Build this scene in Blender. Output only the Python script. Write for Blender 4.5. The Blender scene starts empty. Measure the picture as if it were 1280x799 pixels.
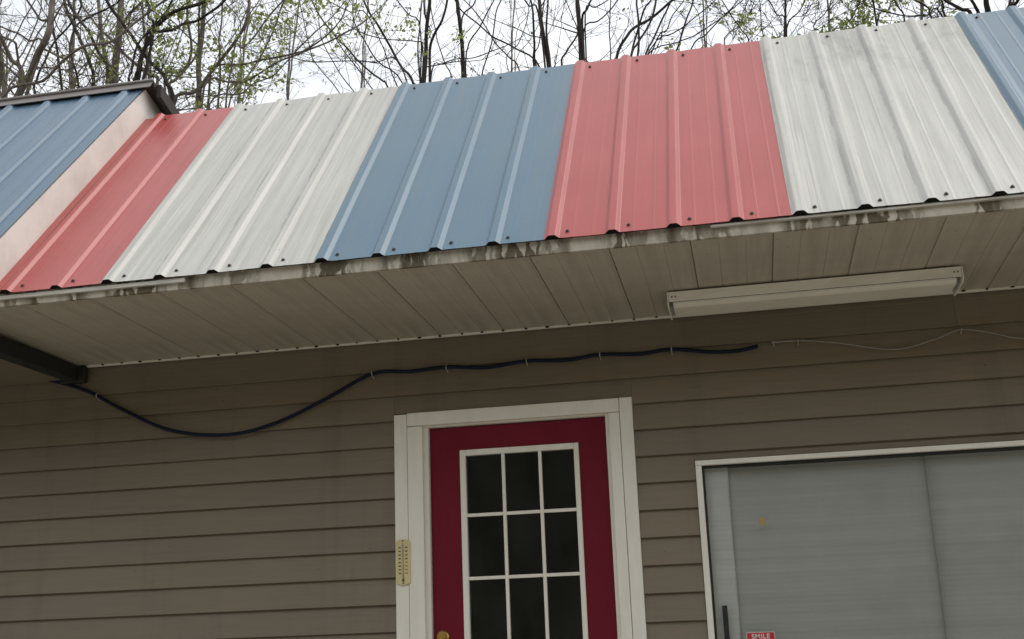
import bpy, bmesh, math, random
from mathutils import Vector, Matrix, noise
import numpy as np

scene = bpy.context.scene
COL = scene.collection
H = 1.30                                   # camera height above the yard

# ------------------------------------------------------------------ camera
F_PX = 1478.25                             # focal length in pixels of a 1280 px wide frame
RCV = np.array([[0.979483485887376, 0.19813149255434645, -0.036824075441142114],
                [-0.08527332569399984, 0.24191911671102892, -0.966542084388895],
                [-0.18259397799213697, 0.9498521214525587, 0.2538511110337406]])
cam = bpy.data.cameras.new('camera')
cam.sensor_width = 36.0
cam.lens = 36.0 * F_PX / 1280.0
cam.clip_start = 0.05
cam.clip_end = 2000
camo = bpy.data.objects.new('camera', cam)
COL.objects.link(camo)
mw = Matrix.Identity(4)
for r in range(3):
    mw[r][0] = RCV[0][r]
    mw[r][1] = -RCV[1][r]
    mw[r][2] = -RCV[2][r]
mw.translation = (0, 0, H)
camo.matrix_world = mw
scene.camera = camo

# ------------------------------------------------------------------ sky, sun, exposure
SUN_DIR = Vector((0.52, 0.08, 0.85)).normalized()     # towards the sun
world = bpy.data.worlds.new('World')
scene.world = world
world.use_nodes = True
wn, wl = world.node_tree.nodes, world.node_tree.links
wn.clear()
w_out = wn.new('ShaderNodeOutputWorld')
w_bg = wn.new('ShaderNodeBackground')
w_bg.inputs['Strength'].default_value = 0.1
w_sky = wn.new('ShaderNodeTexSky')
w_sky.sky_type = 'NISHITA'
w_sky.sun_disc = False
w_sky.sun_elevation = math.asin(SUN_DIR.z)
w_sky.sun_rotation = math.atan2(SUN_DIR.x, SUN_DIR.y)
w_sky.air_density = 1.0
w_sky.dust_density = 3.0
w_tc = wn.new('ShaderNodeTexCoord')
w_map = wn.new('ShaderNodeMapping')
w_map.inputs['Scale'].default_value = (1, 1, 2.2)
w_noise = wn.new('ShaderNodeTexNoise')
w_noise.inputs['Scale'].default_value = 3.2
w_noise.inputs['Detail'].default_value = 7
w_noise.inputs['Roughness'].default_value = 0.55
w_ramp = wn.new('ShaderNodeValToRGB')
w_ramp.color_ramp.elements[0].position = 0.30
w_ramp.color_ramp.elements[0].color = (0.68, 0.68, 0.68, 1)
w_ramp.color_ramp.elements[1].position = 0.60
w_ramp.color_ramp.elements[1].color = (0.97, 0.97, 0.97, 1)
w_mix = wn.new('ShaderNodeMix')
w_mix.data_type = 'RGBA'
w_mix.inputs['B'].default_value = (5.75, 5.8, 5.85, 1)   # cloud deck
wl.new(w_tc.outputs['Generated'], w_map.inputs['Vector'])
wl.new(w_map.outputs[0], w_noise.inputs['Vector'])
wl.new(w_noise.outputs['Fac'], w_ramp.inputs['Fac'])
wl.new(w_ramp.outputs['Color'], w_mix.inputs['Factor'])
wl.new(w_sky.outputs['Color'], w_mix.inputs['A'])
wl.new(w_mix.outputs['Result'], w_bg.inputs['Color'])
wl.new(w_bg.outputs[0], w_out.inputs['Surface'])

sun = bpy.data.lights.new('sun', 'SUN')
sun.energy = 0.8
sun.angle = math.radians(34)
sun.color = (1.0, 0.97, 0.92)
suno = bpy.data.objects.new('sun', sun)
suno.rotation_euler = (-SUN_DIR).to_track_quat('-Z', 'Y').to_euler()
suno.location = (4, 0, 12)
COL.objects.link(suno)

scene.render.engine = 'CYCLES'
scene.view_settings.view_transform = 'Standard'
scene.view_settings.look = 'None'
scene.view_settings.exposure = 1.07
scene.view_settings.gamma = 1.0
scene.view_settings.use_curve_mapping = False

# ------------------------------------------------------------------ helpers
rnd = random.Random(7)


def wp(px, py, depth):
    """a spot of the yard behind the house, at a given distance from the wall side (world Y)"""
    v = RCV.T @ np.array([(px - 640) / F_PX, (py - 399.5) / F_PX, 1.0])
    v = v * (depth / v[1])
    return Vector((v[0], v[1], v[2] + H))


class MB:
    def __init__(s):
        s.v = []
        s.f = []

    def box(s, x0, x1, y0, y1, z0, z1):
        n = len(s.v)
        s.v += [(x0, y0, z0), (x1, y0, z0), (x1, y1, z0), (x0, y1, z0),
                (x0, y0, z1), (x1, y0, z1), (x1, y1, z1), (x0, y1, z1)]
        s.f += [tuple(n + i for i in q) for q in
                ((0, 3, 2, 1), (4, 5, 6, 7), (0, 1, 5, 4), (1, 2, 6, 5), (2, 3, 7, 6), (3, 0, 4, 7))]
        return s

    def prism_x(s, prof, x0, x1):
        """closed (y,z) profile swept along x"""
        n = len(s.v)
        k = len(prof)
        s.v += [(x0, y, z) for y, z in prof] + [(x1, y, z) for y, z in prof]
        for i in range(k):
            j = (i + 1) % k
            s.f.append((n + i, n + j, n + k + j, n + k + i))
        s.f.append(tuple(n + i for i in reversed(range(k))))
        s.f.append(tuple(n + k + i for i in range(k)))
        return s

    def tube(s, pts, rad, sides=6, cap=True):
        n0 = len(s.v)
        m = len(pts)
        up = Vector((0.31, 0.17, 0.93))
        a = None
        for i in range(m):
            t = (pts[min(i + 1, m - 1)] - pts[max(i - 1, 0)])
            if t.length < 1e-9:
                t = Vector((0, 0, 1))
            t.normalize()
            if a is None:
                a = t.cross(up)
                if a.length < 1e-3:
                    a = t.cross(Vector((1, 0, 0)))
            else:
                a = a - t * a.dot(t)
            a.normalize()
            b = t.cross(a)
            r = rad[i] if hasattr(rad, '__len__') else rad
            for k in range(sides):
                c = 2 * math.pi * k / sides
                p = pts[i] + a * (math.cos(c) * r) + b * (math.sin(c) * r)
                s.v.append((p.x, p.y, p.z))
        for i in range(m - 1):
            for k in range(sides):
                q = (k + 1) % sides
                s.f.append((n0 + i * sides + k, n0 + i * sides + q, n0 + (i + 1) * sides + q, n0 + (i + 1) * sides + k))
        if cap:
            s.f.append(tuple(n0 + k for k in reversed(range(sides))))
            s.f.append(tuple(n0 + (m - 1) * sides + k for k in range(sides)))
        return s

    def mesh(s, name, smooth=False):
        me = bpy.data.meshes.new(name)
        me.from_pydata(s.v, [], s.f)
        if smooth:
            me.polygons.foreach_set('use_smooth', [True] * len(me.polygons))
        me.update()
        return me

    def build(s, name, mat, parent=None, smooth=False, bevel=0.0, label=None):
        return link(name, s.mesh(name, smooth), mat, parent, bevel, label)


def link(name, me, mat, parent=None, bevel=0.0, label=None):
    if mat is not None and len(me.materials) == 0:
        me.materials.append(mat)
    o = bpy.data.objects.new(name, me)
    COL.objects.link(o)
    if parent is not None:
        attach(o, parent)
    if bevel:
        b = o.modifiers.new('bevel', 'BEVEL')
        b.width = bevel
        b.segments = 2
        b.limit_method = 'ANGLE'
    if label:
        o['label'] = label
    return o


def world_loc(o):
    p = Vector(o.location)
    while o.parent is not None:
        o = o.parent
    return p


ROOT_LOC = {}


def attach(o, parent):
    o.parent = parent
    loc = ROOT_LOC.get(parent.name)
    if loc is not None:                    # parts keep world coordinates under an Empty at the thing's base
        o.matrix_parent_inverse = Matrix.Translation(-Vector(loc))


def empty(name, loc):
    o = bpy.data.objects.new(name, None)
    o.empty_display_size = 0.1
    o.location = loc
    COL.objects.link(o)
    ROOT_LOC[o.name] = tuple(loc)
    return o


def tag(o, label, cat, group=None):
    o['label'] = label
    o['category'] = cat
    if group:
        o['group'] = group
    return o


def structure(o):
    o['kind'] = 'structure'
    return o


# ------------------------------------------------------------------ materials
def mat_new(name):
    m = bpy.data.materials.new(name)
    m.use_nodes = True
    nt = m.node_tree
    b = nt.nodes.get('Principled BSDF')
    return m, nt, b


def node(nt, typ, **kw):
    n = nt.nodes.new(typ)
    for k, v in kw.items():
        if k in n.inputs:
            n.inputs[k].default_value = v
        else:
            setattr(n, k, v)
    return n


def coords(nt, scale=(1, 1, 1), rand=False):
    tc = node(nt, 'ShaderNodeTexCoord')
    mp = node(nt, 'ShaderNodeMapping')
    mp.inputs['Scale'].default_value = scale
    nt.links.new(tc.outputs['Object'], mp.inputs['Vector'])
    if rand:
        oi = node(nt, 'ShaderNodeObjectInfo')
        mu = node(nt, 'ShaderNodeMath', operation='MULTIPLY')
        mu.inputs[1].default_value = 37.0
        cx = node(nt, 'ShaderNodeCombineXYZ')
        nt.links.new(oi.outputs['Random'], mu.inputs[0])
        for i in range(3):
            nt.links.new(mu.outputs[0], cx.inputs[i])
        nt.links.new(cx.outputs[0], mp.inputs['Location'])
    return mp.outputs[0]


def noise_node(nt, vec, scale, detail=4, rough=0.6):
    n = node(nt, 'ShaderNodeTexNoise')
    n.inputs['Scale'].default_value = scale
    n.inputs['Detail'].default_value = detail
    n.inputs['Roughness'].default_value = rough
    nt.links.new(vec, n.inputs['Vector'])
    return n.outputs['Fac']


def ramp(nt, fac, p0, p1, c0=(0, 0, 0, 1), c1=(1, 1, 1, 1)):
    r = node(nt, 'ShaderNodeValToRGB')
    e = r.color_ramp.elements
    e[0].position, e[1].position = p0, p1
    e[0].color, e[1].color = c0, c1
    nt.links.new(fac, r.inputs['Fac'])
    return r.outputs['Color']


def mix(nt, fac, a, b, blend='MIX'):
    m = node(nt, 'ShaderNodeMix', data_type='RGBA', blend_type=blend)
    for sock, v in (('Factor', fac), ('A', a), ('B', b)):
        if isinstance(v, (int, float)):
            m.inputs[sock].default_value = v
        elif isinstance(v, tuple):
            m.inputs[sock].default_value = v
        else:
            nt.links.new(v, m.inputs[sock])
    return m.outputs['Result']


def bump(nt, b, height, strength=0.2, dist=0.01):
    n = node(nt, 'ShaderNodeBump')
    n.inputs['Strength'].default_value = strength
    n.inputs['Distance'].default_value = dist
    nt.links.new(height, n.inputs['Height'])
    nt.links.new(n.outputs[0], b.inputs['Normal'])


def C(r, g, bb):
    return (r, g, bb, 1)


def painted(name, col, col2, scale=6.0, rough=0.5, spec=0.4, bscale=60, bstr=0.1, p=(0.35, 0.75), stretch=(1, 1, 1), metallic=0.0):
    m, nt, b = mat_new(name)
    v = coords(nt, stretch, True)
    n = noise_node(nt, v, scale, 6, 0.65)
    c = mix(nt, ramp(nt, n, *p), col, col2)
    nt.links.new(c, b.inputs['Base Color'])
    b.inputs['Roughness'].default_value = rough
    b.inputs['Specular IOR Level'].default_value = spec
    b.inputs['Metallic'].default_value = metallic
    if bstr:
        bump(nt, b, noise_node(nt, v, bscale, 3), bstr, 0.004)
    return m


def roof_mat(name, col, fade, grime, gp=(0.45, 0.85), rough=0.30, topstain=0.0, ribdirt=False):
    """local frame: x across the ribs, y up the slope"""
    m, nt, b = mat_new(name)
    streak = noise_node(nt, coords(nt, (30, 0.7, 30), True), 1.0, 5, 0.6)
    cloud = noise_node(nt, coords(nt, (1, 1, 1), True), 3.0, 5, 0.6)
    fine = noise_node(nt, coords(nt, (120, 3, 120), True), 1.0, 4, 0.6)
    c = mix(nt, ramp(nt, cloud, 0.3, 0.75), col, fade)
    f1 = node(nt, 'ShaderNodeMath', operation='MULTIPLY')
    nt.links.new(ramp(nt, streak, *gp), f1.inputs[0])
    f1.inputs[1].default_value = 0.75
    c = mix(nt, f1.outputs[0], c, grime)
    f2 = node(nt, 'ShaderNodeMath', operation='MULTIPLY')
    nt.links.new(ramp(nt, fine, 0.45, 0.75), f2.inputs[0])
    f2.inputs[1].default_value = 0.35
    c = mix(nt, f2.outputs[0], c, grime)
    spk = noise_node(nt, coords(nt, (1, 1, 1), True), 70.0, 2, 0.5)
    f4 = node(nt, 'ShaderNodeMath', operation='MULTIPLY')
    nt.links.new(ramp(nt, spk, 0.70, 0.78), f4.inputs[0])
    f4.inputs[1].default_value = 0.5
    c = mix(nt, f4.outputs[0], c, tuple(x * 0.55 for x in grime[:3]) + (1,))
    if topstain:                                     # soot that settled in patches below the ridge
        tc = node(nt, 'ShaderNodeTexCoord')
        sx = node(nt, 'ShaderNodeSeparateXYZ')
        nt.links.new(tc.outputs['Object'], sx.inputs[0])
        y = ramp(nt, sx.outputs['Y'], 0.0, 1.0)
        mr = node(nt, 'ShaderNodeMapRange')
        nt.links.new(sx.outputs['Y'], mr.inputs['Value'])
        mr.inputs['From Min'].default_value = 1.05
        mr.inputs['From Max'].default_value = 1.45
        blot = noise_node(nt, coords(nt, (7, 3, 7), True), 1.0, 6, 0.7)
        f3 = node(nt, 'ShaderNodeMath', operation='MULTIPLY')
        nt.links.new(mr.outputs[0], f3.inputs[0])
        nt.links.new(ramp(nt, blot, 0.47, 0.72), f3.inputs[1])
        f5 = node(nt, 'ShaderNodeMath', operation='MULTIPLY')
        nt.links.new(f3.outputs[0], f5.inputs[0])
        f5.inputs[1].default_value = topstain
        c = mix(nt, f5.outputs[0], c, C(0.16, 0.16, 0.14))
    if ribdirt:                                      # dirt caught along the foot of each rib
        tc2 = node(nt, 'ShaderNodeTexCoord')
        sp2 = node(nt, 'ShaderNodeSeparateXYZ')
        nt.links.new(tc2.outputs['Object'], sp2.inputs[0])
        ad = node(nt, 'ShaderNodeMath', operation='ADD')
        nt.links.new(sp2.outputs['X'], ad.inputs[0])
        ad.inputs[1].default_value = .2286 * 4 + .036
        md = node(nt, 'ShaderNodeMath', operation='MODULO')
        nt.links.new(ad.outputs[0], md.inputs[0])
        md.inputs[1].default_value = .2286
        band = ramp(nt, md.outputs[0], .004, .012, C(1, 1, 1), C(0, 0, 0))
        dash = ramp(nt, noise_node(nt, coords(nt, (20, 5, 20), True), 1.0, 5, .7), .46, .58)
        f6 = node(nt, 'ShaderNodeMath', operation='MULTIPLY')
        nt.links.new(band, f6.inputs[0])
        nt.links.new(dash, f6.inputs[1])
        f7 = node(nt, 'ShaderNodeMath', operation='MULTIPLY')
        nt.links.new(f6.outputs[0], f7.inputs[0])
        f7.inputs[1].default_value = .5
        c = mix(nt, f7.outputs[0], c, C(.13, .13, .11))
    nt.links.new(c, b.inputs['Base Color'])
    r = mix(nt, cloud, C(rough - .06, rough - .06, rough - .06), C(rough + .1, rough + .1, rough + .1))
    nt.links.new(r, b.inputs['Roughness'])
    b.inputs['Specular IOR Level'].default_value = 0.4
    bump(nt, b, noise_node(nt, coords(nt, (9, 1.5, 9), True), 1.0, 2), 0.12, 0.01)
    return m


M = {}
M['red'] = roof_mat('red_roof_paint', C(.35, .062, .056), C(.395, .086, .079), C(.305, .065, .056))
M['white'] = roof_mat('white_roof_paint', C(.465, .462, .43), C(.51, .505, .47), C(.27, .27, .235), (0.40, 0.80), 0.42, 0.0, True)
M['white_stained'] = roof_mat('stained_white_roof_paint', C(.465, .462, .43), C(.51, .505, .47), C(.26, .26, .225), (0.40, 0.80), 0.42, 0.65, True)
M['blue'] = roof_mat('blue_roof_paint', C(.078, .150, .215), C(.10, .172, .23), C(.12, .165, .19))
M['blue2'] = roof_mat('deep_blue_roof_paint', C(.07, .13, .205), C(.09, .155, .225), C(.085, .13, .165))
M['cream'] = painted('cream_board', C(.74, .705, .65), C(.60, .565, .51), 4.0, .6, p=(.4, .7))
M['trim'] = painted('aged_white_trim', C(.83, .80, .71), C(.74, .71, .62), 5.0, .55, bscale=90, bstr=.15, stretch=(3, 3, .6))
M['white_metal'] = painted('enamelled_white_steel', C(.84, .81, .71), C(.72, .68, .58), 7.0, .4, stretch=(.6, 3, 3))
M['diffuser'] = painted('yellowed_plastic', C(.84, .80, .68), C(.74, .69, .57), 4.0, .3, bstr=.03)
M['drip'] = painted('drip_edge_white', C(.62, .60, .54), C(.36, .33, .27), 14.0, .5, stretch=(.5, 2, 2))
M['ridge'] = painted('brown_grey_metal', C(.19, .17, .16), C(.15, .132, .12), 8.0, .4, spec=.5)
M['brown'] = painted('dark_brown_wood', C(.045, .034, .028), C(.025, .02, .017), 9.0, .7)
M['dark'] = painted('dark_closure_and_shade', C(.02, .018, .016), C(.012, .011, .010), 30.0, .9, spec=.1)  # rib closures; also the painted shade in vee ends and fixture gap
M['beam'] = painted('black_green_metal', C(.016, .018, .016), C(.028, .027, .023), 9.0, .6)
M['screw'] = painted('rusty_screw', C(.05, .035, .03), C(.10, .08, .07), 40.0, .55)
M['deck'] = painted('roof_deck', C(.10, .095, .09), C(.07, .068, .062), 2.0, .9, bstr=.3)
M['inside'] = painted('dim_interior', C(.14, .13, .11), C(.11, .10, .09), 2.0, .9)
M['cable'] = painted('navy_cable', C(.011, .015, .036), C(.008, .010, .024), 14.0, .65, spec=.2, bstr=0)
M['wire'] = painted('grey_wire', C(.30, .28, .25), C(.20, .19, .17), 14.0, .4, bstr=0)
M['clip'] = painted('pale_clip', C(.42, .40, .36), C(.30, .28, .25), 14.0, .5, bstr=0)
M['brass'] = painted('worn_brass', C(.55, .36, .10), C(.35, .22, .07), 30.0, .3, metallic=.9, bstr=0)
M['door'] = painted('crimson_door_paint', C(.175, .012, .026), C(.14, .010, .021), 5.0, .5, spec=.12, bscale=40, bstr=.06, stretch=(1.5, 1.5, .5))
M['black'] = painted('black_plastic', C(.012, .012, .012), C(.02, .02, .02), 20.0, .5, bstr=0)
M['thermo'] = painted('yellowed_enamel', C(.66, .57, .29), C(.58, .49, .25), 12.0, .5, bstr=0)
M['ink'] = painted('faded_ink', C(.05, .04, .03), C(.09, .07, .05), 60.0, .6, bstr=0)
M['redink'] = painted('faded_red_ink', C(.42, .12, .06), C(.35, .12, .07), 60.0, .6, bstr=0)
M['sticker'] = painted('sticker_red', C(.50, .03, .045), C(.42, .03, .04), 20.0, .35, bstr=0)
M['sticker_white'] = painted('sticker_white', C(.70, .68, .64), C(.62, .60, .56), 20.0, .4, bstr=0)
M['amber'] = painted('amber_sticker', C(.50, .34, .08), C(.38, .30, .12), 60.0, .4, bstr=0, p=(.4, .6))


def siding_mat():
    m, nt, b = mat_new('taupe_vinyl_siding')
    oi = node(nt, 'ShaderNodeObjectInfo')
    v = coords(nt)
    n = noise_node(nt, v, 1.6, 5, .6)
    grain = noise_node(nt, coords(nt, (4, 60, 60)), 1.0, 4, .6)
    spk = noise_node(nt, v, 55.0, 2, .5)
    c = mix(nt, ramp(nt, n, .3, .75), C(.225, .183, .122), C(.188, .155, .105))
    c = mix(nt, ramp(nt, oi.outputs['Random'], 0, 1, C(0, 0, 0), C(.45, .45, .45)), c, C(.175, .145, .115))
    g = node(nt, 'ShaderNodeMath', operation='MULTIPLY')
    nt.links.new(ramp(nt, grain, .45, .75), g.inputs[0])
    g.inputs[1].default_value = .25
    c = mix(nt, g.outputs[0], c, C(.12, .10, .075))
    drip = noise_node(nt, coords(nt, (9, 1, .6)), 1.0, 5, .6)
    dm = node(nt, 'ShaderNodeMath', operation='MULTIPLY')
    nt.links.new(ramp(nt, drip, .52, .8), dm.inputs[0])
    dm.inputs[1].default_value = .45
    c = mix(nt, dm.outputs[0], c, C(.10, .085, .065))
    c = mix(nt, ramp(nt, spk, .77, .80), c, C(.03, .026, .02))
    nt.links.new(c, b.inputs['Base Color'])
    b.inputs['Roughness'].default_value = .5
    b.inputs['Specular IOR Level'].default_value = .35
    hs_ = node(nt, 'ShaderNodeMath', operation='MULTIPLY_ADD')
    nt.links.new(noise_node(nt, coords(nt, (1.2, 1, 5)), 1.3, 3, .5), hs_.inputs[0])
    hs_.inputs[1].default_value = 4.0
    nt.links.new(grain, hs_.inputs[2])
    bump(nt, b, hs_.outputs[0], .22, .005)
    return m


def soffit_mat():
    m, nt, b = mat_new('grimy_vinyl_soffit')
    v = coords(nt)
    n = noise_node(nt, v, 1.3, 6, .65)
    st = noise_node(nt, coords(nt, (22, 1.2, 1)), 1.0, 5, .6)
    spk = noise_node(nt, v, 32.0, 3, .55)
    c = mix(nt, ramp(nt, n, .3, .72), C(.57, .52, .41), C(.39, .35, .275))
    s = node(nt, 'ShaderNodeMath', operation='MULTIPLY')
    nt.links.new(ramp(nt, st, .45, .8), s.inputs[0])
    s.inputs[1].default_value = .6
    c = mix(nt, s.outputs[0], c, C(.27, .24, .18))
    c = mix(nt, ramp(nt, spk, .70, .78), c, C(.10, .09, .07))
    nt.links.new(c, b.inputs['Base Color'])
    b.inputs['Roughness'].default_value = .5
    bump(nt, b, n, .05, .01)
    return m


def fascia_mat():
    m, nt, b = mat_new('stained_fascia')
    v = coords(nt)
    warp = noise_node(nt, coords(nt, (30, 1, 30)), 1.0, 3, .6)
    tc = node(nt, 'ShaderNodeTexCoord')
    mp = node(nt, 'ShaderNodeMapping')
    mp.inputs['Scale'].default_value = (27, 1, 8)
    nt.links.new(tc.outputs['Object'], mp.inputs['Vector'])
    ad = node(nt, 'ShaderNodeVectorMath', operation='ADD')
    nt.links.new(mp.outputs[0], ad.inputs[0])
    cx = node(nt, 'ShaderNodeCombineXYZ')
    nt.links.new(warp, cx.inputs[0])
    nt.links.new(cx.outputs[0], ad.inputs[1])
    vo = node(nt, 'ShaderNodeTexVoronoi', feature='DISTANCE_TO_EDGE')
    vo.inputs['Scale'].default_value = 1.0
    nt.links.new(ad.outputs[0], vo.inputs['Vector'])
    edge = ramp(nt, vo.outputs['Distance'], .13, .20, C(1, 1, 1), C(0, 0, 0))
    seg = ramp(nt, noise_node(nt, coords(nt, (3.1, 0, 0)), 1.0, 3, .6),   .44, .54)
    f = node(nt, 'ShaderNodeMath', operation='MULTIPLY')
    nt.links.new(edge, f.inputs[0])
    nt.links.new(seg, f.inputs[1])
    fine = noise_node(nt, coords(nt, (40, 40, 25)), 1.0, 4, .7)
    pale = mix(nt, ramp(nt, fine, .35, .75), C(.58, .54, .45), C(.46, .42, .34))
    dirt = mix(nt, ramp(nt, fine, .35, .65), C(.085, .068, .038), C(.15, .125, .08))
    c = mix(nt, f.outputs[0], pale, dirt)
    spots = noise_node(nt, coords(nt, (55, 1, 12)), 1.0, 4, .65)
    sg2 = node(nt, 'ShaderNodeMath', operation='MULTIPLY')
    nt.links.new(ramp(nt, spots, .56, .60), sg2.inputs[0])
    nt.links.new(seg, sg2.inputs[1])
    c = mix(nt, sg2.outputs[0], c, dirt)
    nt.links.new(c, b.inputs['Base Color'])
    b.inputs['Roughness'].default_value = .75
    bump(nt, b, f.outputs[0], .25, .003)
    return m


def shade_mat(name, col):
    m, nt, b = mat_new(name)
    v = coords(nt)
    band = noise_node(nt, coords(nt, (.25, 1, 26), True), 1.0, 5, .65)
    cl = noise_node(nt, v, 2.2, 5, .6)
    c = mix(nt, ramp(nt, band, .3, .75), col, tuple(x * .86 for x in col[:3]) + (1,))
    c = mix(nt, ramp(nt, cl, .5, .85), c, tuple(x * .78 for x in col[:3]) + (1,))
    nt.links.new(c, b.inputs['Base Color'])
    b.inputs['Roughness'].default_value = .6
    bump(nt, b, noise_node(nt, coords(nt, (.4, 1, 70)), 1.0, 3), .25, .006)
    return m


def glass_mat(name, tint, dirt=0.06, ior=1.45):
    m, nt, b = mat_new(name)
    out = [n for n in nt.nodes if n.type == 'OUTPUT_MATERIAL'][0]
    nt.nodes.remove(b)
    tr = node(nt, 'ShaderNodeBsdfTransparent')
    tr.inputs['Color'].default_value = tint
    gl = node(nt, 'ShaderNodeBsdfGlossy')
    gl.inputs['Roughness'].default_value = .03
    gl.inputs['Color'].default_value = (.9, .92, .92, 1)
    fr = node(nt, 'ShaderNodeFresnel')
    fr.inputs['IOR'].default_value = ior
    m1 = node(nt, 'ShaderNodeMixShader')
    nt.links.new(fr.outputs[0], m1.inputs[0])
    nt.links.new(tr.outputs[0], m1.inputs[1])
    nt.links.new(gl.outputs[0], m1.inputs[2])
    df = node(nt, 'ShaderNodeBsdfDiffuse')
    df.inputs['Color'].default_value = (.45, .45, .42, 1)
    m2 = node(nt, 'ShaderNodeMixShader')
    n = noise_node(nt, coords(nt, (2.5, 1, 1.2)), 2.0, 6, .7)
    mu = node(nt, 'ShaderNodeMath', operation='MULTIPLY')
    nt.links.new(ramp(nt, n, .35, .8), mu.inputs[0])
    mu.inputs[1].default_value = dirt
    nt.links.new(mu.outputs[0], m2.inputs[0])
    nt.links.new(m1.outputs[0], m2.inputs[1])
    nt.links.new(df.outputs[0], m2.inputs[2])
    nt.links.new(m2.outputs[0], out.inputs['Surface'])
    return m


def bark_mat(name, c0, c1):
    m, nt, b = mat_new(name)
    n = noise_node(nt, coords(nt, (6, 6, 2)), 2.0, 6, .7)
    c = mix(nt, ramp(nt, n, .35, .7), c0, c1)
    lich = noise_node(nt, coords(nt), 2.4, 4, .6)
    lf = node(nt, 'ShaderNodeMath', operation='MULTIPLY')
    nt.links.new(ramp(nt, lich, .55, .75), lf.inputs[0])
    lf.inputs[1].default_value = .5
    c = mix(nt, lf.outputs[0], c, tuple(min(1, x * 1.7) for x in c1[:3]) + (1,))
    nt.links.new(c, b.inputs['Base Color'])
    b.inputs['Roughness'].default_value = .9
    b.inputs['Specular IOR Level'].default_value = .2
    bump(nt, b, n, .6, .03)
    return m


def leaf_mat(name, c0, c1):
    m, nt, b = mat_new(name)
    out = [n for n in nt.nodes if n.type == 'OUTPUT_MATERIAL'][0]
    n = noise_node(nt, coords(nt), 9.0, 2, .5)
    c = mix(nt, ramp(nt, n, .35, .65), c0, c1)
    nt.links.new(c, b.inputs['Base Color'])
    b.inputs['Roughness'].default_value = .6
    b.inputs['Specular IOR Level'].default_value = .25
    tl = node(nt, 'ShaderNodeBsdfTranslucent')
    nt.links.new(c, tl.inputs['Color'])
    ms = node(nt, 'ShaderNodeMixShader')
    ms.inputs[0].default_value = .45
    nt.links.new(b.outputs[0], ms.inputs[1])
    nt.links.new(tl.outputs[0], ms.inputs[2])
    nt.links.new(ms.outputs[0], out.inputs['Surface'])
    return m


M['siding'] = siding_mat()
M['soffit'] = soffit_mat()
M['fascia'] = fascia_mat()
M['shade'] = shade_mat('grey_plastic_shade', C(.63, .635, .595))
M['shade2'] = shade_mat('pale_plastic_shade', C(.86, .87, .82))
M['glass'] = glass_mat('window_glass', (.93, .94, .93, 1), .09)
M['pane'] = glass_mat('door_glass', (.85, .87, .83, 1), .05, 1.45)
M['bark_dark'] = bark_mat('dark_bark', C(.032, .027, .023), C(.062, .054, .046))
M['bark_grey'] = bark_mat('grey_bark', C(.11, .095, .08), C(.19, .165, .14))
M['leaf'] = leaf_mat('spring_leaf', C(.25, .31, .08), C(.36, .40, .14))
M['leaf2'] = leaf_mat('olive_leaf', C(.12, .15, .055), C(.19, .20, .09))


def ground_mat(name, c0, c1, scale, bstr):
    m, nt, b = mat_new(name)
    v = coords(nt)
    n = noise_node(nt, v, scale, 7, .7)
    n2 = noise_node(nt, v, .35, 4, .6)
    c = mix(nt, ramp(nt, n, .35, .68), c0, c1)
    c = mix(nt, ramp(nt, n2, .4, .7, C(0, 0, 0), C(.5, .5, .5)), c, tuple(x * .7 for x in c0[:3]) + (1,))
    nt.links.new(c, b.inputs['Base Color'])
    b.inputs['Roughness'].default_value = .9
    bump(nt, b, n, bstr, .03)
    return m


M['gravel'] = ground_mat('gravel_yard', C(.225, .205, .175), C(.31, .285, .245), 26.0, .7)
M['concrete'] = ground_mat('worn_concrete', C(.28, .265, .23), C(.36, .34, .30), 9.0, .2)

# ------------------------------------------------------------------ the setting
g = MB()
g.v = [(-600, -600, 0), (600, -600, 0), (600, 600, 0), (-600, 600, 0)]
g.f = [(0, 1, 2, 3)]
structure(g.build('ground', M['gravel']))
structure(MB().box(-5.6, 2.9, 3.2, 5.20, -.05, .165).build('walkway', M['concrete'], bevel=.012))

# unseen wooded rise, added behind the camera to shade the wall and door panes
hl = MB()
NX, NY = 60, 24
for j in range(NY + 1):
    for i in range(NX + 1):
        xx = -110 + 220 * i / NX
        v = j / NY
        yy = -15 - 75 * v - .0012 * xx * xx * 0
        e = min(1, v * 75 / 26)
        zz = 14.0 * (3 * e * e - 2 * e ** 3) + 10 * max(0, v - .35)
        nn_ = noise.noise(Vector((xx * .22, yy * .22, 1))) + .6 * noise.noise(Vector((xx * .6, yy * .6, 4)))
        hl.v.append((xx, yy, zz - .3 + (1.6 * nn_ * e if j else 0)))
for j in range(NY):
    for i in range(NX):
        a = j * (NX + 1) + i
        hl.f.append((a, a + NX + 1, a + NX + 2, a + 1))
structure(hl.build('shading_hillside', ground_mat('added_wooded_slope', C(.045, .05, .028), C(.09, .085, .05), 1.4, 1.0), None, True))

# ------------------------------------------------------------------ the building
YW = 5.2554                   # face of the wall
ZS = H + 1.349                # soffit against the wall
ZF = H + 1.377                # soffit at the fascia
YE, ZE = 4.2033, H + 1.4344   # roof panels at the eave
YT, ZT = 5.4147, H + 2.7476   # roof panels at their top
X0 = -0.6408                  # rib zero
RIB = .2286
PITCH = math.atan2(ZT - ZE, YT - YE)
RLEN = math.hypot(ZT - ZE, YT - YE)
XL, XR = -5.6, 2.9            # built extent

bld = empty('shop_building', (0, YW, 0))
tag(bld, 'taupe-sided building with striped red, white and blue metal roof', 'building')

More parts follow.
